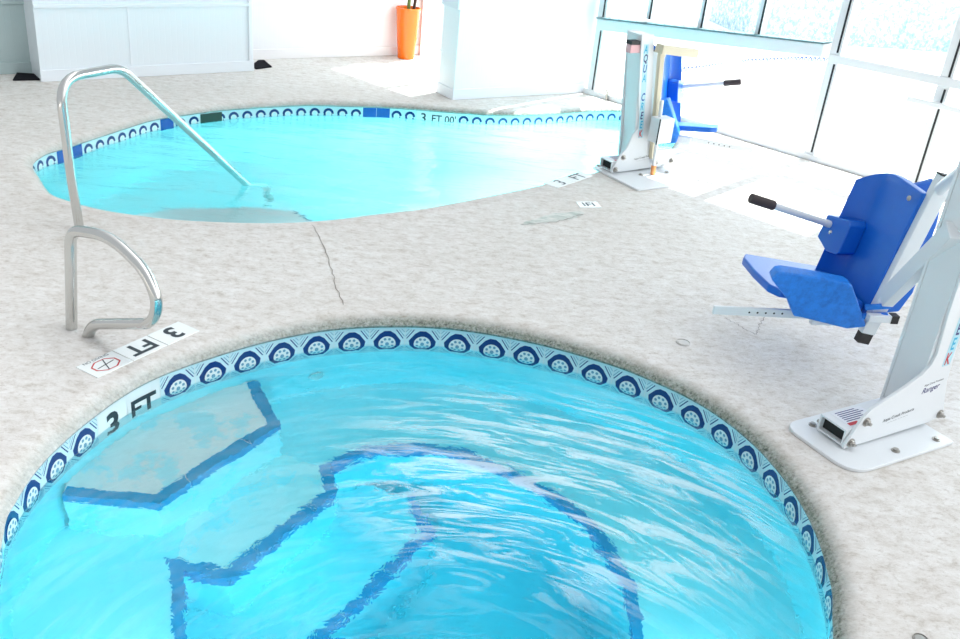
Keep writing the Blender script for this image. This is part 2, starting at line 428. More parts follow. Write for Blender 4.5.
def tile_band(wall, pitch, height, ztop, special, parent, rich=True, flip=1):
    """special: {index: 'text' or 'blue' or None}.  u runs against the outline so that it reads left to right from inside"""
    mb = MB(); n = int(round(wall.L[-1] / pitch)); p = wall.L[-1] / n; zc = ztop - height / 2
    sx = height / .1555
    def pt(i, x, y, d): return wall.at(-((i + .5) * p + x), d, zc + y)
    def poly(i, pts, d, mi):
        mb.mi = mi; mb.face([pt(i, x * sx, y * sx, d) for x, y in pts])
    NG = 6
    for i in range(n):
        mb.mi = 0
        kind = special.get(i, 'medal')
        base = 0 if kind == 'medal' else (1 if kind != 'blue' else 3)
        gp = .0012
        mb.mi = base
        for k in range(4):
            x0 = -p / 2 + gp + (p - 2 * gp) * k / 4; x1 = -p / 2 + gp + (p - 2 * gp) * (k + 1) / 4
            mb.face([pt(i, x0, -height / 2, .002), pt(i, x1, -height / 2, .002), pt(i, x1, height / 2, .002), pt(i, x0, height / 2, .002)])
        if kind == 'medal':
            O = [(-.013, .060), (.013, .060), (.034, .046), (.060, .012), (.055, -.014), (.032, -.052), (-.032, -.052), (-.055, -.014), (-.060, .012), (-.034, .046)]
            if not rich: O = [(math.cos(a) * .060, math.sin(a) * .060) for a in [PI * k / 7 for k in range(8)]] + [(.060, -.03), (-.060, -.03)]
            poly(i, O, .0028, 2)
            r = .038 if rich else .034
            poly(i, [(math.cos(a) * r, math.sin(a) * r * .98 - .002) for a in [2 * PI * k / 18 for k in range(18)]], .0052, 1)
            if rich:
                for k in range(8):
                    a = 2 * PI * k / 8 + PI / 8
                    cx, cy = math.cos(a) * .025, math.sin(a) * .025 - .002
                    poly(i, [(cx + math.cos(b) * .0068, cy + math.sin(b) * .0068) for b in [2 * PI * j / 6 for j in range(6)]], .0062, 4)
                poly(i, [(math.cos(b) * .009, math.sin(b) * .009 - .002) for b in [2 * PI * j / 8 for j in range(8)]], .0062, 4)
                for q in (-1, 1):      # chevrons on both upper and lower shoulders
                    for v in (1, -1):
                        poly(i, [(q * .036, v * .066), (q * .041, v * .066), (q * .072, v * .024), (q * .068, v * .022)], .0028, 2 if v > 0 else 4)
                        poly(i, [(q * .049, v * .066), (q * .052, v * .066), (q * .075, v * .036), (q * .074, v * .032)], .0028, 4)
                        poly(i, [(q * .060, v * .070), (q * .0625, v * .070), (q * .075, v * .056), (q * .0745, v * .053)], .0028, 4)
            else:
                poly(i, [(math.cos(a) * .022, math.sin(a) * .022) for a in [PI * k / 7 for k in range(8)]] + [(.022, -.03), (-.022, -.03)], .0058, 0)
        elif kind not in ('blue', None, 'blank'):
            vs, fs = text_geo(kind, height * (.98 if len(kind) == 1 else .80), .028 if rich else .012)
            if rich: vs = [(x, y - .014) for x, y in vs]
            mb.mi = 5
            V = [mb.bm.verts.new(pt(i, x * (1 if len(kind) == 1 else .92), y, .0030)) for x, y in vs]
            for f in fs: mb._f([V[j] for j in f])
    # bed behind the tiles
    mb.mi = 1
    N = 400; top = [mb.bm.verts.new(wall.at(wall.L[-1] * k / N, .0003, ztop + .002)) for k in range(N)]; bot = [mb.bm.verts.new(wall.at(wall.L[-1] * k / N, .0003, ztop - height)) for k in range(N)]
    for k in range(N): mb._f([top[k], top[(k + 1) % N], bot[(k + 1) % N], bot[k]])
    return mb.build('tile_band', [m_tile, m_tilew, m_tiled, m_tileb, m_tilel, m_ink], parent, normals=False)

# ------------------------------------------------------------------ spa
def basin(P, ztop, zbot, name, m, label):
    mb = MB(); n = len(P)
    A = [mb.bm.verts.new(p + Vector((0, 0, ztop))) for p in P]; B = [mb.bm.verts.new(p + Vector((0, 0, zbot))) for p in P]
    for i in range(n): mb._f([A[i], A[(i + 1) % n], B[(i + 1) % n], B[i]])
    mb._f(B)
    return tag(mb.build(name, m, normals=False), label, None, None, 'structure')
spa = basin(SPA, -.05, SPA_W - 1.0, 'spa_basin', m_plaster, 'round spa basin with benches under blue water')
# arc length start so that tile centres fall where the photo has them
w_spa = Wall(SPA, (-.086, 3.62))
NSPA = int(round(w_spa.L[-1] / .1555)); PSPA = w_spa.L[-1] / NSPA
ustar = w_spa.near((SC.x + 1.258 * math.cos(math.radians(104.6)), SC.y + 1.258 * math.sin(math.radians(104.6))))
# shift the start so a tile centre sits at ustar:  -((i+.5)p) = ustar (mod p)
off = (ustar + .5 * PSPA) % PSPA
class Shift:
    def __init__(s, w, o): s.w, s.o, s.L = w, o, w.L
    def at(s, u, d=0., z=0.): return s.w.at(u + s.o, d, z)
ws = Shift(w_spa, off)
def tile_index(wsh, p, q):
    u = wsh.w.near(q) - wsh.o; i = round(-u / p - .5) % int(round(wsh.L[-1] / p)); return i
i3 = tile_index(ws, PSPA, (SC.x + 1.262 * math.cos(math.radians(159.3)), SC.y + 1.262 * math.sin(math.radians(159.3))))
tile_band(ws, .1555, .1555, -.058, {i3: '3', (i3 + 1) % NSPA: 'FT'}, spa)

def on_outline(P, c, ang):
    d = Vector((math.cos(math.radians(ang)), math.sin(math.radians(ang)), 0))
    return min(P, key=lambda q: -((q - c).normalized().dot(d)))
def nosing(pts, z, w, parent, m, inner, gap=.006, tl=.15, closed=False):
    """row of dark trim tiles along a tread edge, `inner` pulls them onto the tread"""
    mb = MB(); P = [Vector((*q, z)) for q in pts]
    m_ = len(P); OUT, INN = [], []
    for i in range(m_):
        d0 = (P[i] - P[i - 1]).normalized() if i else (P[1] - P[0]).normalized(); d1 = (P[i + 1] - P[i]).normalized() if i < m_ - 1 else d0
        n0 = Vector((-d0.y, d0.x, 0)) * inner; n1 = Vector((-d1.y, d1.x, 0)) * inner; mt = (n0 + n1).normalized(); mt = mt / max(.35, mt.dot(n0))
        OUT.append(P[i] - mt * .004); INN.append(P[i] + mt * w)
    for i in range(m_ - 1):
        L = (P[i + 1] - P[i]).length; k = max(1, round(L / tl))
        for j in range(k):
            f0 = j / k + (gap / 2 / L if j else 0); f1 = (j + 1) / k - (gap / 2 / L if j < k - 1 else 0)
            q = [OUT[i].lerp(OUT[i + 1], f0), OUT[i].lerp(OUT[i + 1], f1), INN[i].lerp(INN[i + 1], f1), INN[i].lerp(INN[i + 1], f0)]
            lo = [mb.bm.verts.new(v + Vector((0, 0, -.045))) for v in q]; hi = [mb.bm.verts.new(v + Vector((0, 0, .004))) for v in q]
            mb._f(hi); mb._f(lo[::-1])
            for e in range(4): mb._f([lo[e], lo[(e + 1) % 4], hi[(e + 1) % 4], hi[e]])
    return mb.build('nosing_tiles', m, parent)
ang_of = lambda q: math.degrees(math.atan2(q[1] - SC.y, q[0] - SC.x))
def arc(a0, a1, n, r=None, P=SPA):
    out = []
    for k in range(n + 1):
        a = a0 + (a1 - a0) * k / n
        q = on_outline(P, SC, a) if r is None else SC + Vector((math.cos(math.radians(a)), math.sin(math.radians(a)), 0)) * r
        out.append((q.x, q.y))
    return out
zf = SPA_W - 1.0
# top step
s1 = [(-.888, 3.284), (-.819, 3.158), (-.723, 2.997), (-.876, 2.729), (-1.003, 2.474), (-1.135, 2.467), (-1.325, 2.462)]
a0, a1 = ang_of(s1[-1]), ang_of(s1[0])
poly = s1 + arc(a0, a1, 18)[1:-1]
z1 = SPA_W - .15
mb = MB(); mb.slab(poly, zf, z1); st1 = mb.build('step', m_tread, spa); st1['label'] = 'top spa step with worn white tread'
nosing(s1[:-1] + [s1[-1]], z1, .042, st1, m_trim, -1)
# bench ring with second step running into it
z2 = SPA_W - .40
prot = [(-.520, 2.962), (-.472, 2.806), (-.589, 2.582), (-.725, 2.312), (-.895, 2.331), (-.845, 2.227)]
ra = [(44.0, .70), (20, .69), (0, .69)]
def bench_r(a):
    pts = [(-180, .765), (-170, .775), (-150, .745), (-120, .72), (-60, .70), (0, .69), (20, .68), (40, .70), (60, .725), (80, .755), (100, .78), (112, .785), (122, .75), (125.6, .742)]
    for (x0, y0), (x1, y1) in zip(pts, pts[1:]):
        if x0 <= a <= x1: return y0 + (y1 - y0) * (a - x0) / (x1 - x0)
    return .742
inner = []
A0 = ang_of(prot[-1]); A1 = ang_of(prot[0])            # ~ -171 and ~125.8
A0 = A0 if A0 < 0 else A0 - 360
for k in range(73):
    a = A0 + (A1 - A0) * k / 72; r = bench_r(a)
    inner.append((SC.x + math.cos(math.radians(a)) * r, SC.y + math.sin(math.radians(a)) * r))
loop_in = inner[1:-1] + prot[:-1] + [prot[-1]]
mb = MB()
bmi = fill([[p - n * -.003 for p, n in zip(SPA, SPA_N)], [Vector((*q, 0)) for q in loop_in]], 'bench', m_plaster, z2, spa)
bm = bmesh.new(); bm.from_mesh(bmi.data)
n = len(loop_in)
T_ = [bm.verts.new((*q, z2)) for q in loop_in]; B_ = [bm.verts.new((*q, zf)) for q in loop_in]
for i in range(n): bm.faces.new([T_[i], T_[(i + 1) % n], B_[(i + 1) % n], B_[i]])
bm.to_mesh(bmi.data); bm.free()
nosing(prot, z2, .042, bmi, m_trim, -1)
nosing(inner, z2, .036, bmi, m_trim, -1, .004, .08)
# white worn tread of the second step
mb = MB(); tread = [(-.56, 2.95), (-.515, 2.81), (-.63, 2.60), (-.765, 2.35), (-.93, 2.375), (-.95, 2.60), (-.80, 2.86), (-.70, 3.02)]
mb.slab(tread, z2 - .01, z2 + .003); mb.build('worn_tread', m_tread, bmi)
# third step
z3 = SPA_W - .65
s3 = [(-.175, 3.02), (-.107, 2.832), (-.283, 2.475), (-.401, 2.269), (-.53, 2.04), (-.98, 1.98)]
poly = s3 + [(-.99, 2.40), (-.80, 2.42), (-.62, 2.56), (-.52, 2.78), (-.50, 2.98), (-.40, 3.06)]
mb = MB(); mb.slab(poly, zf, z3); st3 = mb.build('step', m_plaster, spa); st3['label'] = 'lowest spa step deep under the water'
nosing(s3[:-1], z3, .034, st3, m_trim, -1)
# ring added on the wall to stand for a small bubble ring
for a in (118,):
    q = SC + Vector((math.cos(math.radians(a)), math.sin(math.radians(a)), 0)) * (1.25)
    mb = MB(); mb.lathe([(0, 0), (.018, 0), (.03, .006), (.034, 0)], q + Vector((0, 0, SPA_W - .25)), -Vector((math.cos(math.radians(a)), math.sin(math.radians(a)), 0)), 16)
    mb.build('bubble_ring', m_tilew, spa, True)

def water(P, N, zw, zbot, name, m, centre, rings, height, label):
    mb = MB(); n = len(P); rows = []
    for r in range(1, rings + 1):
        f = (r / rings) ** .9
        row = []
        for p, nn in zip(P, N):
            q = centre.lerp(p + nn * .0015, f); row.append(mb.bm.verts.new((q.x, q.y, zw + height(q))))
        rows.append(row)
    c = mb.bm.verts.new((centre.x, centre.y, zw + height(centre)))
    for i in range(n): mb._f([c, rows[0][i], rows[0][(i + 1) % n]])
    for A, B in zip(rows, rows[1:]):
        for i in range(n): mb._f([A[i], B[i], B[(i + 1) % n], A[(i + 1) % n]])
    lo = [mb.bm.verts.new((p.x + nn.x * .0015, p.y + nn.y * .0015, zbot)) for p, nn in zip(P, N)]
    E = rows[-1]
    for i in range(n): mb._f([E[i], lo[i], lo[(i + 1) % n], E[(i + 1) % n]])
    mb._f(lo[::-1])
    o = mb.build(name, m, smooth=False, normals=True)
    for pgn in o.data.polygons: pgn.use_smooth = True
    return tag(o, label, 'water', None, 'stuff')
def h_spa(q):
    d = q - SC; r = d.length; a = math.atan2(d.y, d.x)
    e = max(0., min(1., (1.26 - r) / .12))
    w = noise.noise(Vector((d.x * 3.3, d.y * 3.3, 1))) * .010 + noise.noise(Vector((d.x * 5.5 + d.y * 3, d.y * 6.5, 4))) * .006 + noise.noise(Vector((d.x * 9, d.y * 9, 7))) * .0035
    mid = math.exp(-((d.x - .25) ** 2 + (d.y - .45) ** 2) / .5)
    return w * (.35 + .75 * mid) * (.25 + .75 * e)
def h_pool(q):
    return noise.noise(Vector((q.x * 1.8, q.y * 4.6, 2))) * .011 + noise.noise(Vector((q.x * 5, q.y * 11, 5))) * .004
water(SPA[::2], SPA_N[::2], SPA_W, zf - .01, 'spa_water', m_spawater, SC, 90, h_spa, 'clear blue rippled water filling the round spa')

# ------------------------------------------------------------------ pool
pool = basin(POOL, -.04, POOL_W - .95, 'pool_basin', m_poolplaster, 'free-form pool basin under pale blue water')
w_pool = Wall(POOL, (-1.386, 4.455))
NP_ = int(round(w_pool.L[-1] / .106)); PP = w_pool.L[-1] / NP_
wp = Shift(w_pool, (w_pool.near((-1.53, 7.015)) + .5 * PP) % PP)
spec = {}
i0 = tile_index(wp, PP, (-2.62, 5.48)); spec[i0] = 'blue'; spec[(i0 - 1) % NP_] = 'blue'
i0 = tile_index(wp, PP, (-2.33, 6.30)); spec[i0] = 'blue'
i0 = tile_index(wp, PP, (-1.00, 7.18)); spec[i0] = 'blue'; spec[(i0 + 1) % NP_] = 'blue'
i0 = tile_index(wp, PP, (-.60, 7.26)); spec[i0] = '3'; spec[(i0 + 1) % NP_] = 'FT'; spec[(i0 + 2) % NP_] = "00'"
tile_band(wp, .106, .106, -.0465, spec, pool, rich=False)
us = w_pool.near((-2.09, 6.60))
mb = MB(); V = [w_pool.at(us + x, .006, z) for x, z in ((-.085, -.052), (.085, -.052), (.085, -.135), (-.085, -.135))]
V2 = [w_pool.at(us + x, .0, z) for x, z in ((-.085, -.052), (.085, -.052), (.085, -.135), (-.085, -.135))]
a = [mb.bm.verts.new(q) for q in V]; b = [mb.bm.verts.new(q) for q in V2]
mb._f(a)
for i in range(4): mb._f([a[i], a[(i + 1) % 4], b[(i + 1) % 4], b[i]])
sk = mb.build('skimmer_weir', m_skim, pool)
PC = Vector((-.75, 5.75, 0))
# entry step under the handrail
zs = POOL_W - .17
edge_ = [(-.93, 4.66), (-1.02, 5.02), (-1.16, 5.14), (-1.45, 5.12), (-1.75, 5.02), (-1.95, 4.86), (-2.10, 4.58)]
mid_ = [q for q in POOL if -2.06 < q.x < -.95 and q.y < 4.9]; mid_.sort(key=lambda q: q.x)
poly = edge_ + [(q.x, q.y) for q in mid_]
mb = MB(); mb.slab(poly, POOL_W - .95, zs); st = mb.build('step', mat('pale_step_plaster', (.72, .97, .99), .6), pool); st['label'] = 'shallow pale entry step under the pool handrail'
nosing(edge_[1:3], zs, .01, st, m_tilel, 1)
water(POOL[::2], POOL_N[::2], POOL_W, POOL_W - .96, 'pool_water', m_poolwater, PC, 90, h_pool, 'pale blue rippled water filling the free-form pool')

# ------------------------------------------------------------------ walls
WB0, WB1 = Vector((-2.6, 7.955, 0)), GP(-1.93, 0)
def wall_box(a, b, thick, z0, z1, name, m, label, inward):
    d = (b - a).normalized(); nn = Vector((-d.y, d.x, 0)) * inward
    mb = MB(); q = [a, b, b - nn * thick, a - nn * thick]
    mb.slab([(v.x, v.y) for v in q], z0, z1)
    return tag(mb.build(name, m), label, None, None, 'structure')
def strip(a, b, d0, d1, z0, z1, name, m, label, inward, bev=.004):
    d = (b - a).normalized(); nn = Vector((-d.y, d.x, 0)) * inward
    mb = MB(); q = [a + nn * d1, b + nn * d1, b + nn * d0, a + nn * d0]
    mb.slab([(v.x, v.y) for v in q], z0, z1)
    return tag(mb.build(name, m, bevel=bev), label, None, None, 'structure')
m_bead_w = bead_mat('beadboard_warm', (.83, .81, .82), math.radians(36))
m_bead_l = bead_mat('beadboard_dark', (.42, .52, .52), math.radians(36))  # far left wall toned darker than the other beadboards
m_bead_p = bead_mat('beadboard_panel', (.78, .83, .86), math.radians(39))
m_bead_s = bead_mat('beadboard_stub', (.86, .90, .91), math.radians(35))
a, b = Vector((-2.6, 7.97, 0)), Vector((-.771, 9.267, 0))
wall_box(a, b, .12, 0, 3., 'wall_back', m_bead_w, 'white beadboard back wall behind the planter', -1)
strip(a, b, 0, .018, 0, .085, 'baseboard_back', m_wallwarm, 'white baseboard on the back wall', -1)
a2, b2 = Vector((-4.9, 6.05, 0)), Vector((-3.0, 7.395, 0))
wall_box(a2, b2, .12, 0, 3., 'wall_left', m_bead_l, 'darker grey-green toned beadboard wall at far left', -1)
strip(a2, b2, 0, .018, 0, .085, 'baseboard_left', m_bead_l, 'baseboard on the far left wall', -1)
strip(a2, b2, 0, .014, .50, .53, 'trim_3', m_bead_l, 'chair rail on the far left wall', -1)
# pink-shaded corner post at the end of the back wall
mb = MB(); q = [b, b + Vector((-.10, -.07, 0)) + Vector((.03, -.042, 0)), b + Vector((.03, -.042, 0)), b + Vector((.05, .0, 0))]
mb.slab([(v.x, v.y) for v in q], 0, 3.); tag(mb.build('trim_4', mat('pinkish_trim', (.80, .70, .68), .5)), 'pinkish corner post behind the planter', None, None, 'structure')
# projecting panelled box
pa, pb = Vector((-3.39, 6.772, 0)), Vector((-2.103, 7.812, 0)); dd = (pb - pa).normalized(); nn = Vector((-dd.y, dd.x, 0))
mb = MB(); mb.slab([(v.x, v.y) for v in (pa, pb, pb + nn * .42, pa + nn * .42)], 0, 3.)
tag(mb.build('wall_bumpout', m_bead_p), 'white panelled projecting wall box beside the pool', None, None, 'structure')
strip(pa - dd * .006, pb + dd * .006, 0, .014, 0, .085, 'baseboard_bumpout', m_white, 'white baseboard on the projecting panelled wall', -1)
strip(pa, pb, 0, .012, .52, .545, 'trim_5', m_white, 'chair rail on the projecting panelled wall', -1)
strip(pb - dd * .035, pb, 0, .010, .085, 3., 'trim_6', m_white, 'corner board at right edge of the panelled wall', -1)
strip(pa + dd * .655, pa + dd * .67, 0, .004, .085, .52, 'trim_7', m_white, 'panel joint strip on the panelled wall', -1, 0)
# stub wall between the alcove and the windows
sa, sb = Vector((-.40, 7.525, 0)), Vector((.735, 8.318, 0)); ds = (sb - sa).normalized(); ns_ = Vector((-ds.y, ds.x, 0))
mb = MB(); mb.slab([(v.x, v.y) for v in (sa, sb, sb + ns_ * .03, sa + ns_ * .25)], 0, 3.)
tag(mb.build('wall_center', m_bead_s), 'white stub wall standing beside the pool', None, None, 'structure')
mb = MB(); q = [sa - ds * .014 - ns_ * .012, sb - ns_ * .012, sb + ns_ * .02, sa + ns_ * .264 - ds * .014]
mb.slab([(v.x, v.y) for v in q], 0, .085); tag(mb.build('baseboard_center', m_white, bevel=.005), 'white baseboard on the stub wall', None, None, 'structure')
mb = MB(); q = [sa - ds * .012 - ns_ * .002, sa - ds * .0 - ns_ * .002, sa + ns_ * .262, sa + ns_ * .262 - ds * .024, ]
mb.slab([(v.x, v.y) for v in [sa - ds * .022 - ns_ * .003, sa + ns_ * -.003, sa + ns_ * .262, sa + ns_ * .262 - ds * .022]], .70, .80)
tag(mb.build('trim_8', m_white, bevel=.004), 'cap rail on the end of the stub wall', None, None, 'structure')

# ------------------------------------------------------------------ glass wall
HEAD = 2.02
win = tag(empty('window_1', GP(0)), 'white framed glass wall along the right side', None, None, 'structure')
def gpart(mb, name, m, **k):
    o = mb.build(name, m, None, **k); o.data.transform(Matrix.Translation(-GP(0))); o.parent = win; return o
mull = [(-1.90, 0, .07), (-.95, 0, .06), (.02, 0, .085), (.49, .72, .05), (.98, .72, .05), (1.475, .76, .05), (2.10, 0, .085), (2.88, 0, .085), (3.70, 0, .085), (4.5, 0, .085), (5.3, 0, .085), (6.15, 0, .085)]
for s, z0, w in mull:
    mb = MB(); mb.box(s - w / 2, s + w / 2, -.03, .045, z0, HEAD, GM)
    o = gpart(mb, 'mullion', m_powder, bevel=.004)
    mb = MB()
    for za, zb in ((max(z0, .06), .70), (.78, HEAD)) if s > 2 else ((z0 + .02, .56), (.64, HEAD)) if abs(s - .02) < .01 else ((max(z0, .06), HEAD),):
        if zb > za: mb.box(s + w * .12, s + w * .12 + .014, .040, .048, za, zb, GM)
    gk = mb.build('gasket', m_gasket); gk.data.transform(Matrix.Translation(-GP(0))); gk.parent = o
mb = MB(); mb.box(-1.93, 6.2, -.04, .055, .0, .045, GM); gpart(mb, 'sill_rail', m_powder, bevel=.004)
mb = MB(); mb.prism([(2.06, .705), (6.2, .76), (6.2, .83), (2.06, .765)], (-.03, .05), GM); gpart(mb, 'mid_rail', m_powder, bevel=.004)
mb = MB(); mb.box(-1.93, 6.2, -.04, .06, HEAD - .08, HEAD, GM); gpart(mb, 'head_rail', m_powder)
edges = [m_[0] for m_ in mull]
for s0, s1 in zip(edges, edges[1:]):
    z0 = .02
    mb = MB(); mb.box(s0 + .02, s1 - .02, -.004, .004, z0, HEAD - .05, GM); gpart(mb, 'pane', m_glass)
# ledge across the left bays
mb = MB(); mb.prism([(.03, .555), (2.03, .735), (2.03, .825), (.03, .645)], (-.02, .10), GM)
lg = gpart(mb, 'ledge', m_powder, bevel=.003)
mb = MB(); mb.prism([(.02, .647), (2.03, .827), (2.03, .838), (.02, .658)], (-.02, .115), GM)
mb.mi = 1
for k in range(44):
    s = .06 + k * .0449; z = .6585 + (s - .02) * .18 / 2.01
    for d in (.03, .092):
        if (k + (d > .05)) % 2 == 0: continue
        mb.lathe([(0, .0015), (.006, .0015), (.006, 0)], GP(s, d, z), (0, 0, 1), 8)
al = gpart(mb, 'ledge_cap', [m_alu, m_gasket])
mb = MB(); mb.box(2.70, 3.62, .09, .125, .585, .618, GM); mb.box(2.86, 2.90, .04, .10, .59, .612, GM); mb.box(3.55, 3.59, .04, .10, .59, .612, GM)
gpart(mb, 'push_bar', m_powder, bevel=.004)
# unseen tall wall added over the glass to keep the sun off
mb = MB(); mb.box(-4.5, 13., -.12, .03, HEAD, 9.5, GM)
tag(mb.build('sun_block_wall', m_white), 'unseen tall white wall added above the glass to block the sun', None, None, 'structure')

# ------------------------------------------------------------------ outdoors
mb = MB(); mb.box(-14, 22, -26, -.04, -.03, -.012, GM); tag(mb.build('ground', m_ground), 'sunlit concrete terrace beyond the glass', None, None, 'structure')
# far tiled kerb of an outdoor pool
op = empty('outdoor_pool', (1.5, 9.6, 0)); tag(op, 'pale pool kerb with a dotted tile line beyond the glass', 'pool kerb')
kp = [Vector(q) for q in ((1.35, 9.42, 0), (1.9, 9.90, 0), (2.56, 10.62, 0), (3.3, 11.16, 0), (4.2, 11.5, 0))]
kp = resample(kp, 60, False)
mb = MB(); 
for A, B in zip(kp, kp[1:]): mb.bar(A + Vector((0, 0, .03)), B + Vector((0, 0, .03)), .12, .10)
o = mb.build('kerb', m_ground); o.data.transform(Matrix.Translation((-1.5, -9.6, 0))); o.parent = op
mb = MB()
cum = 0
for k in range(54):
    i = k; A = kp[i + 2]; d = (kp[i + 3] - kp[i + 1]).normalized(); nn = Vector((d.y, -d.x, 0))
    c0 = A + nn * .063
    V = [c0 + d * (.028 * math.cos(x)) + Vector((0, 0, .0 + .05 * math.sin(x))) for x in [PI * j / 6 for j in range(7)]]
    V += [c0 + d * (.015 * math.cos(x)) + Vector((0, 0, .0 + .03 * math.sin(x))) for x in [PI * j / 6 for j in range(6, -1, -1)]]
    for j in range(6): mb.face([V[j], V[j + 1], V[12 - j], V[13 - j]])
o = mb.build('tile_line', m_tiled, normals=False); o.data.transform(Matrix.Translation((-1.5, -9.6, 0))); o.parent = op
# hedge far outside, its overexposure put into the pale blue colour
hd = MB(); hx = Matrix.Translation(Vector((4.45, 13.45, 0))) @ Matrix.Rotation(math.radians(12), 4, 'Z')
nx, ny = 120, 40
Vg = [[None] * (ny + 1) for _ in range(nx + 1)]
for i in range(nx + 1):
    for j in range(ny + 1):
        x = -1.6 + 9.0 * i / nx; a = PI * j / ny
        r = 1 + .10 * noise.noise(Vector((x * 2.2, a * 2, 3))) + .06 * noise.noise(Vector((x * 9, a * 7, 3))) + .04 * random.uniform(-1, 1)
        Vg[i][j] = hd.bm.verts.new(hx @ Vector((x, -math.cos(a) * .7 * r, math.sin(a) ** .6 * 1.9 * r - .02)))
for i in range(nx):
    for j in range(ny): hd._f([Vg[i][j], Vg[i + 1][j], Vg[i + 1][j + 1], Vg[i][j + 1]])
hd._f(Vg[0]); hd._f(Vg[nx][::-1])
tag(hd.build('hedge', m_hedge), 'pale speckled hedge outside the right-hand windows', 'hedge')

# ------------------------------------------------------------------ planter, mats, tap
pt_ = empty('planter', (-.955, 8.965, 0)); tag(pt_, 'tall tapered glossy orange planter in the back corner', 'planter')
mb = MB(); mb.lathe([(0, 0), (.074, 0), (.078, .004), (.112, .435), (.117, .445), (.117, .46), (.107, .462), (.100, .42), (0, .41)], seg=48); mb.build('pot', m_orange, pt_, True)
mb = MB(); mb.lathe([(0, .425), (.101, .42)], seg=24); mb.build('soil', m_soil, pt_)
mb = MB(); mb.tube([(.0, 0, .41), (.005, 0, .6), (-.01, .01, .9)], .016, 10); mb.build('stem', m_leaf, pt_, True)
mb = MB(); mb.tube([(.045, .01, .41), (.06, 0, .55), (.05, .01, .85)], .014, 10); mb.build('stem', m_soil, pt_, True)
mb = MB()
for k in range(16):
    a = k * 2.4; L = .09; base = Vector((.0, 0, .75 + .01 * k)); d = Vector((math.cos(a), math.sin(a), 0)); sd = Vector((-d.y, d.x, 0))
    row = []
    for j in range(7):
        u = j / 6; c = base + d * L * u + Vector((0, 0, .22 * math.sin(u * 2.2))); w = .045 * math.sin(PI * min(.98, u * .9 + .08))
        row.append((mb.bm.verts.new(c - sd * w + Vector((0, 0, .01))), mb.bm.verts.new(c), mb.bm.verts.new(c + sd * w + Vector((0, 0, .01)))))
    for A, B in zip(row, row[1:]): mb._f([A[0], A[1], B[1], B[0]]); mb._f([A[1], A[2], B[2], B[1]])
mb.build('leaves', m_leaf, pt_, True, normals=False)

def mat_(pts, label):
    mb = MB(); mb.slab(pts, .0006, .011); o = mb.build('floor_mat', m_mat, bevel=.002); tag(o, label, 'mat', 'black floor mats beside the panelled wall'); return o
mat_([(-3.572, 6.71), (-3.415, 6.80), (-3.44, 6.96), (-3.645, 6.92)], 'black floor mat left of the projecting panelled wall')
mat_([(-2.088, 7.86), (-1.99, 8.00), (-2.11, 8.215), (-2.155, 8.19), (-2.155, 7.95)], 'black floor mat right of the projecting panelled wall')
hb = empty('hose_tap', (1.0, 8.09, 0)); hb.location = GP(.22, .07, 0); tag(hb, 'small dark hose tap low beside the window sill', 'tap')
mb = MB(); mb.tube([(0, 0, .0), (0, 0, .07), (-.01, -.01, .085), (-.04, -.03, .085)], .010, 10); mb.build('spout', m_bolt, hb, True)
mb = MB(); mb.lathe([(0, .0), (.03, .0), (.034, .007), (.0, .010)], (0, 0, .086)); mb.build('handwheel', m_bolt, hb, True)

# ------------------------------------------------------------------ handrails
def fillet(pts, rad, n=7):
    P = [Vector(q) for q in pts]; out = [P[0]]
    for i in range(1, len(P) - 1):
        a, b, c = P[i - 1], P[i], P[i + 1]; r = rad if not isinstance(rad, (list, tuple)) else rad[i - 1]
        u = (a - b); v = (c - b); r = min(r, u.length * .48, v.length * .48)
        s, e = b + u.normalized() * r, b + v.normalized() * r
        for k in range(n + 1):
            x = k / n; out.append((1 - x) ** 2 * s + 2 * x * (1 - x) * b + x * x * e)
    out.append(P[-1]); return out
rb = Vector((-1.9704, 4.143, 0)); ra_ = math.radians(68.1); rd = Vector((math.cos(ra_), math.sin(ra_), 0))
ph = empty('pool_handrail', rb); tag(ph, 'tall stainless steel handrail sloping down into the pool', 'handrail')
path = [(0, -.02), (-.02, .3), (-.03, .735), (.345, .728), (1.36, -.17), (1.50, -.295), (1.52, -.60)]
pts = fillet([rd * s + Vector((0, 0, z)) for s, z in path], [.05, .13, .07, .05, .10])
mb = MB(); mb.tube(pts, .0215, 18); mb.build('rail', m_steel, ph, True)
mb = MB(); mb.lathe([(.023, .012), (.034, .012), (.050, .004), (.054, .0), (.023, .0)], (0, 0, 0), seg=28); e = mb.build('escutcheon', m_powder, ph, True); e['label'] = 'white cover ring at the foot'
sb_ = Vector((-1.59, 3.182, 0)); sa_ = math.radians(-27); sd_ = Vector((math.cos(sa_), math.sin(sa_), 0))
sh = empty('spa_handrail', sb_); tag(sh, 'short D-shaped stainless grab rail standing beside the spa', 'handrail')
path = [(0, -.02), (.06, .43), (.27, .465), (.44, .38), (.495, .27), (.455, .172), (.13, .062), (.085, -.02)]
pts = fillet([sd_ * s + Vector((0, 0, z)) for s, z in path], [.06, .09, .12, .10, .06, .045])
mb = MB(); mb.tube(pts, .0215, 18); mb.build('rail', m_steel, sh, True)

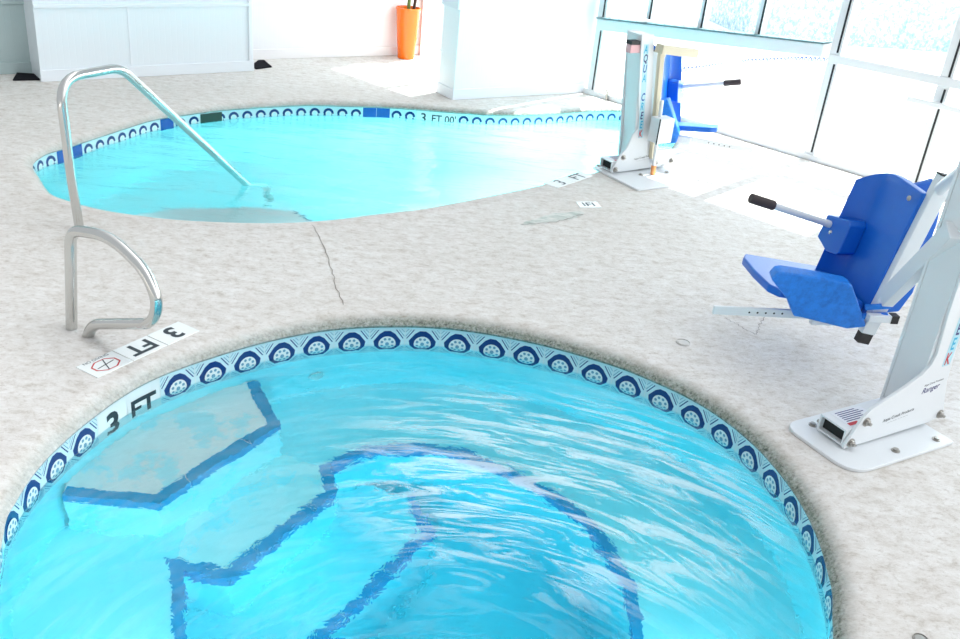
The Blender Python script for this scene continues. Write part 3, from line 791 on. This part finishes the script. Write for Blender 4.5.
# ------------------------------------------------------------------ depth markers set in the deck
def deck_tile(quad, label, group, glyph=None, rot=0., size=.11, bold=.012, extra=None):
    c = sum((Vector((*q, 0)) for q in quad), Vector()) / 4
    ex = (Vector((*quad[1], 0)) - Vector((*quad[0], 0))).normalized()
    ob = empty('depth_marker', c, math.atan2(ex.y, ex.x)); tag(ob, label, 'depth marker', group)
    inv = Matrix.Rotation(-math.atan2(ex.y, ex.x), 4, 'Z') @ Matrix.Translation(-c)
    mb = MB(); mb.slab([((inv @ Vector((*q, 0))).x, (inv @ Vector((*q, 0))).y) for q in quad], -.004, .0035)
    mb.build('tile', m_tilew, ob, bevel=.0012)
    if glyph:
        vs, fs = text_geo(glyph, size, bold); R = Matrix.Rotation(rot, 2)
        mb = MB(); mb.add_mesh([(*(R @ Vector(v)), .0041) for v in vs], fs); mb.build('lettering', m_ink, ob, normals=False)
    if extra: extra(ob)
    return ob
# beside the spa: row of three, read from the far side
r0 = Vector((-1.352, 2.905, 0)); ru = Vector((math.cos(math.radians(60.3)), math.sin(math.radians(60.3)), 0)); rv = Vector((-ru.y, ru.x, 0))
def row_quad(o, u, v, k, w, h): 
    q = [o + u * (k * w + .002), o + u * ((k + 1) * w - .002), o + u * ((k + 1) * w - .002) + v * h, o + u * (k * w + .002) + v * h]
    return [(x.x, x.y) for x in q]
r0 = Vector((-1.345, 2.838, 0)); ru = Vector((.235, .430, 0)).normalized(); rv = Vector((-ru.y, ru.x, 0))
TW = .163; TH = .118
def nodiving(ob):
    mb = MB()
    for k in range(8):
        a, b = PI / 8 + k * PI / 4, PI / 8 + (k + 1) * PI / 4
        mb.face([(math.cos(x) * r * 1.15, math.sin(x) * r * .86 - .006, .0041) for x, r in ((a, .050), (b, .050), (b, .044), (a, .044))])
    o = mb.build('prohibition_ring', m_red, ob, normals=False); o['label'] = 'red octagon ring'
    mb = MB()
    for a in (.15, 1.2):
        d = Vector((math.cos(a), math.sin(a), 0)); n_ = Vector((-d.y, d.x, 0)) * .0022
        mb.face([Vector((0, -.006, .0042)) + q for q in (-d * .04 - n_, d * .04 - n_, d * .04 + n_, -d * .04 + n_)])
    mb.build('diver_symbol', m_ink, ob, normals=False)
    vs, fs = text_geo('NO DIVING', .021, .004)
    mb = MB(); mb.add_mesh([(x, y + .050, .0041) for x, y in vs], fs); mb.build('lettering', m_ink, ob, normals=False)
gm = 'white depth marker tiles in the deck beside the spa'
deck_tile(row_quad(r0, ru, rv, 0, TW, TH), 'white deck tile with red no diving octagon beside the spa', gm, extra=nodiving)
deck_tile(row_quad(r0, ru, rv, 1, TW, TH), 'white deck tile lettered FT beside the spa', gm, 'FT', PI, .112, .028)
deck_tile(row_quad(r0, ru, rv, 2, TW, TH), 'white deck tile numbered 3 beside the spa', gm, '3', PI, .125, .028)
# beside the pool
p0 = Vector((.392, 5.545, 0)); pu = Vector((.245, .325, 0)).normalized(); pv = Vector((-pu.y, pu.x, 0))
gp = 'white depth marker tiles in the deck beside the pool'
deck_tile(row_quad(p0, pu, pv, 0, .20, .105), 'worn white deck tile numbered 3 on the pool edge', gp, '3', .0, .12)
deck_tile(row_quad(p0, pu, pv, 1, .20, .105), 'worn white deck tile lettered FT near the far lift', gp, 'FT', .0, .12)
deck_tile([(.515, 5.225), (.645, 5.262), (.625, 5.36), (.495, 5.32)], 'small worn white deck tile beside the grey cement patch', gp, 'IFI', 0., .085)
for q, r, lab in (((.884, 3.607), .032, 'small round pale cap set in the deck behind the spa'), ((1.293, 1.955), .022, 'small round steel anchor cap at bottom right')):
    mb = MB(); mb.lathe([(0, .004), (r * .7, .004), (r * .75, .0015), (r * .88, .0015), (r * .92, .005), (r, .0005)], (0, 0, 0), seg=24)
    o = mb.build('deck_cap', mat('cap_plastic', (.56, .54, .51), .5) if r > .03 else m_bolt, None, True, loc=(*q, 0)); tag(o, lab, 'deck cap')

# ------------------------------------------------------------------ pool lifts
def rounded(poly, rads, n=6):
    out = []; m = len(poly)
    for i in range(m):
        a, b, c = Vector(poly[i - 1]), Vector(poly[i]), Vector(poly[(i + 1) % m]); r = rads[i]
        if r <= 0: out.append(tuple(b)); continue
        s, e = b + (a - b).normalized() * r, b + (c - b).normalized() * r
        for k in range(n + 1):
            x = k / n; out.append(tuple((1 - x) ** 2 * s + 2 * x * (1 - x) * b + x * x * e))
    return out
def bolt(mb, c, ax, r=.012):
    c = Vector(c); mb.lathe([(0, 0), (r * 1.45, 0), (r * 1.45, .003), (0, .003)], c, ax, 16)
    mb.lathe([(0, .003), (r * .95, .003), (r * .95, .012), (r * .7, .0135), (0, .0135)], c, ax, 6)
    mb.lathe([(0, .0135), (r * .5, .0135), (r * .5, .022), (0, .022)], c, ax, 10)
PLATE = [(-.035, .020), (-.034, .040), (-.018, .066), (.022, .138), (.055, .166), (.115, .190), (.215, .230), (.285, .264), (.322, .300), (.333, .345), (.326, .41), (.316, .50), (.311, .68)]
PLATE_R = [(.425, .50), (.432, .42), (.458, .20), (.505, .062), (.500, .036), (.43, .026), (.09, .020)]
def lift_base(root, top, bx, up_shift=0., lean_k=0., rnd=(.10, .07), strip_s=(.392, .428), strip_z=(.28, .90), front_open=True):
    """local frame: x from the toe to the back, y away from the camera, z up"""
    poly = rounded([(bx[0], bx[2]), (bx[1], bx[2]), (bx[1], bx[3]), (bx[0], bx[3])], [rnd[0], .012, .012, rnd[1]])
    mb = MB(); mb.slab(poly, .0005, .014); bp_ = mb.build('base_plate', m_powder, root, bevel=.003)
    for k, (x, y) in enumerate(((.155, -.088), (.375, -.095), (-.012, .155), (.245, .172))):
        mb = MB(); mb.lathe([(0, .014), (.016, .014), (.016, .0165), (.0105, .0165), (.0105, .023), (0, .0245)], (x, y, 0), seg=14); mb.build('anchor_bolt', m_bolt, bp_, True)
    # hollow foot beam, open at the toe
    mb = MB(); x0, x1, y0, y1, z0, z1, w = -.030, .45, .002, .122, .022, .088, .007
    mb.box(x0, x1, y0, y1, z0, z0 + w); mb.box(x0, x1, y0, y1, z1 - w, z1); mb.box(x0, x1, y0, y0 + w, z0 + w, z1 - w); mb.box(x0, x1, y1 - w, y1, z0 + w, z1 - w)
    fb = mb.build('foot_beam', m_powder, root)
    mb = MB(); mb.box(x0 + .022, x0 + .03, y0 + w, y1 - w, z0 + w, z1 - w); o = mb.build('beam_plug', m_dark, fb)
    mb = MB(); mb.box(x0 + .035, .16, y0 + .014, y1 - .014, z1, z1 + .0012); lb = mb.build('warning_label', m_stk, fb); lb['label'] = 'white sticker with text lines'
    mb = MB(); mb.box(x0 + .04, .06, y0 + .018, y0 + .034, z1 + .0012, z1 + .002); o = mb.build('red_band', m_red, lb); o['label'] = 'red band of the sticker'
    mb = MB()
    for k in range(6): mb.box(x0 + .05, .145 - .012 * (k % 3), y0 + .042 + .011 * k, y0 + .046 + .011 * k, z1 + .0012, z1 + .0018)
    mb.build('printed_lines', m_navy, lb)
    lean = lambda z: lean_k * max(0., z - .2)
    sh_ = lambda L: [(x + up_shift * min(1., max(0., (x - .06) / .22)) + lean(z), z) for x, z in L]
    full = sh_(PLATE + [(.311, top), (.41, top)] + PLATE_R)
    for k, (ya, yb) in enumerate(((-.012, 0), (.124, .136))):
        outl = full if k == 0 else [(x + up_shift + lean(z), z) for x, z in [(.312, .03), (.312, top), (.41, top), (.425, .50), (.432, .42), (.458, .20), (.47, .03)]]
        mb = MB(); mb.prism(outl, (ya, yb)); sp1 = mb.build('side_plate', m_powder, root, bevel=.002)
        for x, z in ((-.006, .040), (.046, .117), (.487, .052)) if k == 0 else ((-.006, .040), (.24, .06)):
            mb = MB(); bolt(mb, (x + up_shift * (x > .3) * .5, ya if k == 0 else .122, z), (0, -1 if k == 0 else 1, 0), .0125); mb.build('pivot_bolt', m_bolt, sp1, True)
        if k == 0:
            for s, x, z, size, m in (('Aqua Creek Products', .225, .105, .019, m_ink), ('- -- --- -- --  -- --- ---- --', .225, .088, .012, m_ink), ('Aqua Creek Products', .375, .215, .012, m_ink), ('Ranger', .37, .188, .034, m_navy)):
                vs, fs = text_geo(s, size, .006); ca, sa2 = math.cos(.10), math.sin(.10)
                if size > .03: vs = [(vx + vy * .3, vy) for vx, vy in vs]
                mb = MB(); mb.add_mesh([(x + vx * ca - vy * sa2, -.0126, z + vx * sa2 + vy * ca) for vx, vy in vs], fs); mb.build('lettering', m, sp1, normals=False)
            s0, s1 = strip_s
            zz0, zz1 = strip_z
            zt = min(zz1, top - .02)
            mb = MB(); mb.prism([(s0 - .004 + lean(zz0), zz0), (s1 + .004 + lean(zz0), zz0), (s1 + .004 + lean(zt), zt), (s0 - .004 + lean(zt), zt)], (-.0128, -.0121)); stp = mb.build('name_strip', m_strip, sp1); stp['label'] = 'vertical sticker strip with blue letters'
            word = 'AQUA CREEK'; n = len(word); step = (min(zz1, top - .02) - zz0) / n
            for k2, ch in enumerate(word):
                if ch == ' ': continue
                vs, fs = text_geo(ch, min(step * 1.15, .075), .02); zc = min(zz1, top - .02) - (k2 + .5) * step
                mb = MB(); mb.add_mesh([((s0 + s1) / 2 + lean(zc) + vx * .62, -.0134, zc + vy) for vx, vy in vs], fs)
                mb.build('letter', (m_cyan, m_navy, m_tileb)[k2 % 3] if k2 < n - 2 else (m_red if k2 == n - 1 else m_cyan), stp, normals=False)
    mb = MB(); mb.prism([(x + up_shift + lean(z), z) for x, z in ((.313, .089), (.313, .2), (.313, top - .004), (.408, top - .004), (.408, .2), (.408, .089))], (.0005, .1235)); mb.build('mast', m_powder, root, bevel=.003)

def seat_unit(root, Q, fdir, wdir, guard=True, dz=0., post_top=.885):
    """seat with back post; s forward, w away from the camera, z up (world), made in root's local frame"""
    inv = root.matrix_world.inverted()
    Fv = Vector((math.cos(fdir), math.sin(fdir), 0)); Wv = Vector((math.cos(wdir), math.sin(wdir), 0))
    SM = inv @ Matrix(((Fv.x, Wv.x, 0, Q[0]), (Fv.y, Wv.y, 0, Q[1]), (0, 0, 1, dz), (0, 0, 0, 1)))
    P = lambda s, w, z: SM @ Vector((s, w, z))
    # back post: square tube with open dark ends
    a, b = P(.006, -.012, .215), P(-.118 * (post_top - .215) / .67, -.012, post_top)
    mb = MB(); mb.bar(a, b, .040, .062, SM.to_3x3() @ Vector((1, 0, .18))); post = mb.build('back_post', m_powder, root, bevel=.003)
    d = (b - a).normalized()
    mb = MB(); mb.bar(a - d * .045, a + d * .002, .034, .052, SM.to_3x3() @ Vector((1, 0, .18))); mb.build('end_cap', m_black, post)
    mb = MB(); mb.bar(b, b + d * .006, .042, .064, SM.to_3x3() @ Vector((1, 0, .18))); mb.build('end_cap', m_black, post)
    # backrest shell: flat pad, far wing curling forward
    W = .375; th = .032
    def back(u, v, off):      # u 0..1 across, v 0..1 up
        w = u * W; z = .245 + v * .575
        s = .032 - .085 * v
        wing = max(0., (u - .70) / .30); s += .085 * wing ** 1.6
        w -= .035 * wing ** 2
        # rounded top corner on the far side
        top = .82 - .075 * max(0., (u - .45) / .55) ** 2.2 - .012 * (1 - u)
        z = .245 + v * (top - .245)
        return P(s + off, w, z)
    nu, nv = 18, 14
    mb = MB(); G = {}
    for off in (0, -th):
        for i in range(nu + 1):
            for j in range(nv + 1): G[off, i, j] = mb.bm.verts.new(back(i / nu, j / nv, off))
    for off in (0, -th):
        for i in range(nu):
            for j in range(nv): mb._f([G[off, i, j], G[off, i + 1, j], G[off, i + 1, j + 1], G[off, i, j + 1]])
    for i in range(nu):
        for j in (0, nv): mb._f([G[0, i, j], G[0, i + 1, j], G[-th, i + 1, j], G[-th, i, j]])
    for j in range(nv):
        for i in (0, nu): mb._f([G[0, i, j], G[0, i, j + 1], G[-th, i, j + 1], G[-th, i, j]])
    bk = mb.build('backrest', m_blue, root, bevel=.008)
    mb = MB(); c = P(-.030, .035, .775); mb.lathe([(.0, .008), (.006, .007), (.010, .004), (.011, 0)], c, SM.to_3x3() @ Vector((1, 0, .15)), 14); mb.build('rivet', m_bolt, bk, True)
    # rear shell behind the post
    mb = MB()
    rs = [(-.03, .24), (-.10, .235), (-.20, .25), (-.235, .34), (-.24, .66), (-.225, .77), (-.17, .83), (-.09, .80)]
    A = [mb.bm.verts.new(P(s, .115, z)) for s, z in rs]; B = [mb.bm.verts.new(P(s, .15, z)) for s, z in rs]; n = len(A)
    mb._f(A); mb._f(B[::-1])
    for i in range(n): mb._f([A[i], B[i], B[(i + 1) % n], A[(i + 1) % n]])
    mb.build('rear_shell', m_blue, root, bevel=.01)
    # seat pan
    pan = [(.03, .02), (.40, .02), (.435, .06), (.445, .19), (.44, .33), (.41, .385), (.03, .385)]
    if not guard: pan = [(.03, .02), (.36, .02), (.40, .05), (.40, .13), (.03, .16)]
    mb = MB()
    tz = lambda s: .325 + .055 * s / .44
    A = [mb.bm.verts.new(P(s, w, tz(s))) for s, w in pan]; B = [mb.bm.verts.new(P(s, w, tz(s) - .036)) for s, w in pan]; n = len(A)
    mb._f(A); mb._f(B[::-1])
    for i in range(n): mb._f([A[i], B[i], B[(i + 1) % n], A[(i + 1) % n]])
    mb.build('seat', m_blue, root, bevel=.009)
    # near side guard, leaning outward
    gd = [(.492, .452), (.478, .482), (.455, .487), (.36, .477), (.172, .448), (.150, .436), (.018, .246), (.10, .233), (.31, .280), (.345, .285), (.40, .365)]
    if not guard: gd = [(.17, .30), (.12, .40), (.06, .52), (.0, .50), (.0, .26), (.10, .215), (.16, .235)]
    mb = MB()
    lean = lambda z: -.055 - .10 * (z - .25) / .22 * .35
    A = [mb.bm.verts.new(P(s, lean(z) + .025, z)) for s, z in gd]; B = [mb.bm.verts.new(P(s * .97 + .006, lean(z) + .082, z + .010)) for s, z in gd]; n = len(A)
    mb._f(A); mb._f(B[::-1])
    for i in range(n): mb._f([A[i], B[i], B[(i + 1) % n], A[(i + 1) % n]])
    sg = mb.build('side_guard', m_blue2, root, bevel=.008)
    mb = MB()
    for z in (.305, .345):
        mb.bar(P(.055, -.03, z - .01), P(-.035, -.055, z + .012), .022, .018)
    mb.bar(P(.05, -.045, .30), P(.05, -.045, .355), .024, .03)
    mb.build('hinge_fork', m_blue2, sg, bevel=.003)
    # armrest block with handle on the far side
    mb = MB(); blk = lambda w, z: P(.105 - .085 * (z - .245) / .575 + .10 * max(0, w - .30), w, z)
    bl = [(.415, .560), (.262, .592), (.240, .575), (.238, .455), (.255, .440), (.33, .425), (.420, .455)]
    A = [mb.bm.verts.new(blk(w, z)) for w, z in bl]; B = [mb.bm.verts.new(blk(w, z) - SM.to_3x3() @ Vector((.075, 0, 0))) for w, z in bl]; n = len(A)
    mb._f(A); mb._f(B[::-1])
    for i in range(n): mb._f([A[i], B[i], B[(i + 1) % n], A[(i + 1) % n]])
    ab = mb.build('armrest_block', m_blue, root, bevel=.006)
    mb = MB(); mb.lathe([(0, .008), (.007, .006), (.010, 0)], blk(.345, .505), SM.to_3x3() @ Vector((1, 0, .1)), 14); mb.build('rivet', m_steel, ab, True)
    a, b, c = P(.03, .37, .522), P(.342, .37, .602), P(.452, .37, .630)
    mb = MB(); mb.tube([a, b], .0155, 16); hbz = mb.build('handle_bar', m_powder, root, True)
    mb = MB(); mb.tube([b - (c - b) * .02, c], .0215, 16); mb.build('grip', m_grip, hbz, True, bevel=.005)
    # footrest bar, drilled
    mb = MB(); mb.bar(P(.02, .03, .262), P(.655, .03, .272), .012, .036, SM.to_3x3() @ Vector((0, 0, 1))); fr = mb.build('footrest_bar', m_powder, root, bevel=.002)
    for k in range(5):
        mb = MB(); mb.lathe([(0, .0005), (.0042, .0005), (.0042, 0)], P(.365 + .035 * k, .0238, .268), SM.to_3x3() @ Vector((0, -1, 0)), 10); mb.build('peg_hole', m_dark, fr)
    # frame under the pan
    mb = MB(); mb.bar(P(.0, .0, .262), P(.25, .0, .262), .03, .045); mb.bar(P(.06, .0, .262), P(.06, .36, .262), .03, .03); mb.build('seat_frame', m_powder, root, bevel=.003)
    return P, SM

# near lift
A1 = math.radians(31.4)
L1 = empty('pool_lift', (1.3725, 2.885, 0), A1); tag(L1, 'white pool lift with blue seat standing nearest, right of the spa', 'pool lift', 'pool access lifts on the deck')
bpy.context.view_layer.update()
lift_base(L1, 1.10, (-.118, .432, -.132, .204))
Qn = Vector((1.572, 3.461, 0))
P, SM = seat_unit(L1, Qn, math.radians(189), math.radians(99))
li = L1.matrix_world.inverted()
mb = MB(); mb.bar(P(.008, -.075, .395), Vector((.30, .062, .80)), .045, .070); mb.build('lift_arm', m_powder, L1, bevel=.004)
mb = MB(); mb.bar(P(-.045, -.06, .305), P(.05, -.06, .305), .03, .03); hk = mb.build('arm_lug', m_powder, L1, bevel=.003)
mb = MB(); mb.bar(P(-.045, -.06, .305), P(-.075, -.06, .305), .034, .034); mb.build('end_cap', m_black, hk)
mb = MB(); mb.tube([P(-.105, -.02, .835), Vector((.30, .062, 1.06))], .024, 18); mb.build('upper_arm', m_powder, L1, True)

# far lift
A2 = math.radians(34)
L2 = empty('pool_lift', (.775, 5.945, 0), A2); tag(L2, 'white pool lift with blue seat and grey battery box at the far pool edge', 'pool lift', 'pool access lifts on the deck')
bpy.context.view_layer.update()
lift_base(L2, .90, (-.065, .46, -.318, .15), up_shift=-.18, lean_k=-.14, rnd=(.02, .02), strip_s=(.155, .187), strip_z=(.24, .84))
Qf = Vector((1.045, 6.275, 0))
P2, SM2 = seat_unit(L2, Qf, math.radians(-20), math.radians(70), False, -.05, .80)
mb = MB(); mb.box(.19, .315, -.145, -.05, .235, .395); bx_ = mb.build('battery_box', m_powder, L2, bevel=.006)
mb = MB(); mb.box(.186, .190, -.147, -.139, .233, .398); mb.build('box_seam', m_gasket, bx_)
mb = MB(); mb.prism([(.265, .10), (.305, .10), (.215, .83), (.175, .83)], (-.045, -.014)); mb.build('actuator_column', m_cream, L2, bevel=.004)
mb = MB(); mb.tube([(.245, -.10, .05), (.235, -.075, .50)], .012, 12); ac = mb.build('actuator_rod', m_powder, L2, True)
mb = MB(); mb.tube([(.246, -.102, .014), (.2445, -.099, .075)], .017, 12); mb.build('rod_end', m_copper, ac, True)
mb = MB(); mb.prism(rounded([(.28, .05), (.46, .06), (.44, .16), (.30, .16)], [.02] * 4), (-.05, -.038)); rbk = mb.build('rear_bracket', m_powder, L2)
for x in (.30, .44):
    mb = MB(); bolt(mb, (x, -.05, .077), (0, -1, 0), .013); mb.build('bracket_bolt', m_bolt, rbk)
mb = MB(); mb.bar((.16, -.045, .82), (.48, -.04, .785), .07, .055); mb.build('lift_arm', m_cream, L2, bevel=.004)
mb = MB(); mb.bar((.40, -.03, .30), P2(.01, -.04, .36), .04, .05); mb.build('lower_arm', m_powder, L2, bevel=.004)
mb = MB(); mb.box(-.03, .05, .0, .05, .785, .835); cb = mb.build('control_box', m_pink, L2, bevel=.003)
mb = MB(); mb.box(-.03, .05, -.002, .052, .836, .858); mb.build('box_lid', m_gasket, cb)

# ------------------------------------------------------------------ unseen fill lights added under water to brighten spa and pool
def fill_light(P, c, ang, z, parent, energy, size=.16, tilt=0., at=None, to=None):
    d = Vector((math.cos(math.radians(ang)), math.sin(math.radians(ang)), 0))
    q = max(P, key=lambda v: (v - c).normalized().dot(d)); n = (c - q).normalized()
    if at: q = min(P, key=lambda v: (v - Vector((*at, 0))).length); n = (Vector((*to, 0)) - q).normalized()
    mb = MB(); mb.lathe([(size * .5, .0), (size * .62, .0), (size * .62, .012), (size * .5, .012), (size * .5, 0)], q + Vector((0, 0, z)), n, 24); mb.build('fill_light_ring', m_steel, parent, True)  # ring added round each unseen fill light
    l = bpy.data.lights.new('water_fill_light', 'AREA'); l.shape = 'DISK'; l.size = size; l.energy = energy; l.color = (.85, .97, 1.)
    o = bpy.data.objects.new('water_fill_light', l); C.objects.link(o); o.location = q + n * .03 + Vector((0, 0, z)); n = (n - Vector((0, 0, math.tan(math.radians(tilt))))).normalized(); o.rotation_euler = n.to_track_quat('-Z', 'Y').to_euler()
fill_light(SPA, SC, -90, -.30, spa, 8, .16, 8)  # added to brighten the spa water
fill_light(SPA, SC, -140, -.215, spa, 1.6, .10)
fill_light(SPA, SC, -35, -.32, spa, 4.5)
fill_light(POOL, PC, 0, -.34, pool, 1.2, .2, 10, (-.55, 4.86), (-1.3, 6.2))
fill_light(POOL, PC, 0, -.165, pool, 2.5, .08, 5, (-2.45, 4.68), (-1.2, 4.8))
fill_light(POOL, PC, 0, -.165, pool, 3.0, .08, 6, (-.80, 4.69), (-1.9, 4.75))
fill_light(POOL, PC, 0, -.36, pool, 36, .3, 35, (.66, 6.0), (.30, 7.))  # added lights whiten the pool's right end in place of window glare
fill_light(POOL, PC, 0, -.36, pool, 66, .3, 55, (1.36, 7.1), (.4, 6.7))
fill_light(POOL, PC, 0, -.36, pool, 14, .3, 35, (.25, 5.58), (.1, 7.))

# ------------------------------------------------------------------ light
w = bpy.data.worlds.new('sky'); bpy.context.scene.world = w; w.use_nodes = True
nt = w.node_tree; bg = nt.nodes['Background']
tc = nt.nodes.new('ShaderNodeTexCoord'); dp = nt.nodes.new('ShaderNodeVectorMath'); dp.operation = 'DOT_PRODUCT'
dp.inputs[1].default_value = (.80, .44, .36)
nt.links.new(tc.outputs['Generated'], dp.inputs[0])
rp = nt.nodes.new('ShaderNodeValToRGB'); e = rp.color_ramp.elements
e[0].position = .0; e[0].color = (.50, .53, .56, 1); e[1].position = .95; e[1].color = (5.6, 5.85, 6.1, 1); x = e.new(.45); x.color = (1.0, 1.02, 1.05, 1)
nt.links.new(dp.outputs['Value'], rp.inputs['Fac']); nt.links.new(rp.outputs['Color'], bg.inputs['Color'])
bg.inputs['Strength'].default_value = 1.0
sl = bpy.data.lights.new('sun', 'SUN'); so = bpy.data.objects.new('sun', sl); C.objects.link(so)
sl.energy = 13.0; sl.angle = .009; sl.color = (1, .97, .92)
el = math.radians(49.5); az = math.radians(50)
sdir = -Vector((math.cos(az) * math.cos(el), math.sin(az) * math.cos(el), math.sin(el)))
so.rotation_euler = sdir.to_track_quat('-Z', 'Y').to_euler()

sc = bpy.context.scene
sc.view_settings.view_transform = 'Standard'; sc.view_settings.look = 'None'; sc.view_settings.exposure = .40; sc.view_settings.gamma = 1
sc.view_settings.use_curve_mapping = False
cy = sc.cycles
cy.max_bounces = 14; cy.transmission_bounces = 10; cy.transparent_max_bounces = 12; cy.diffuse_bounces = 5; cy.glossy_bounces = 5
cy.caustics_refractive = True; cy.caustics_reflective = False
cy.use_denoising = True; cy.sample_clamp_indirect = 8
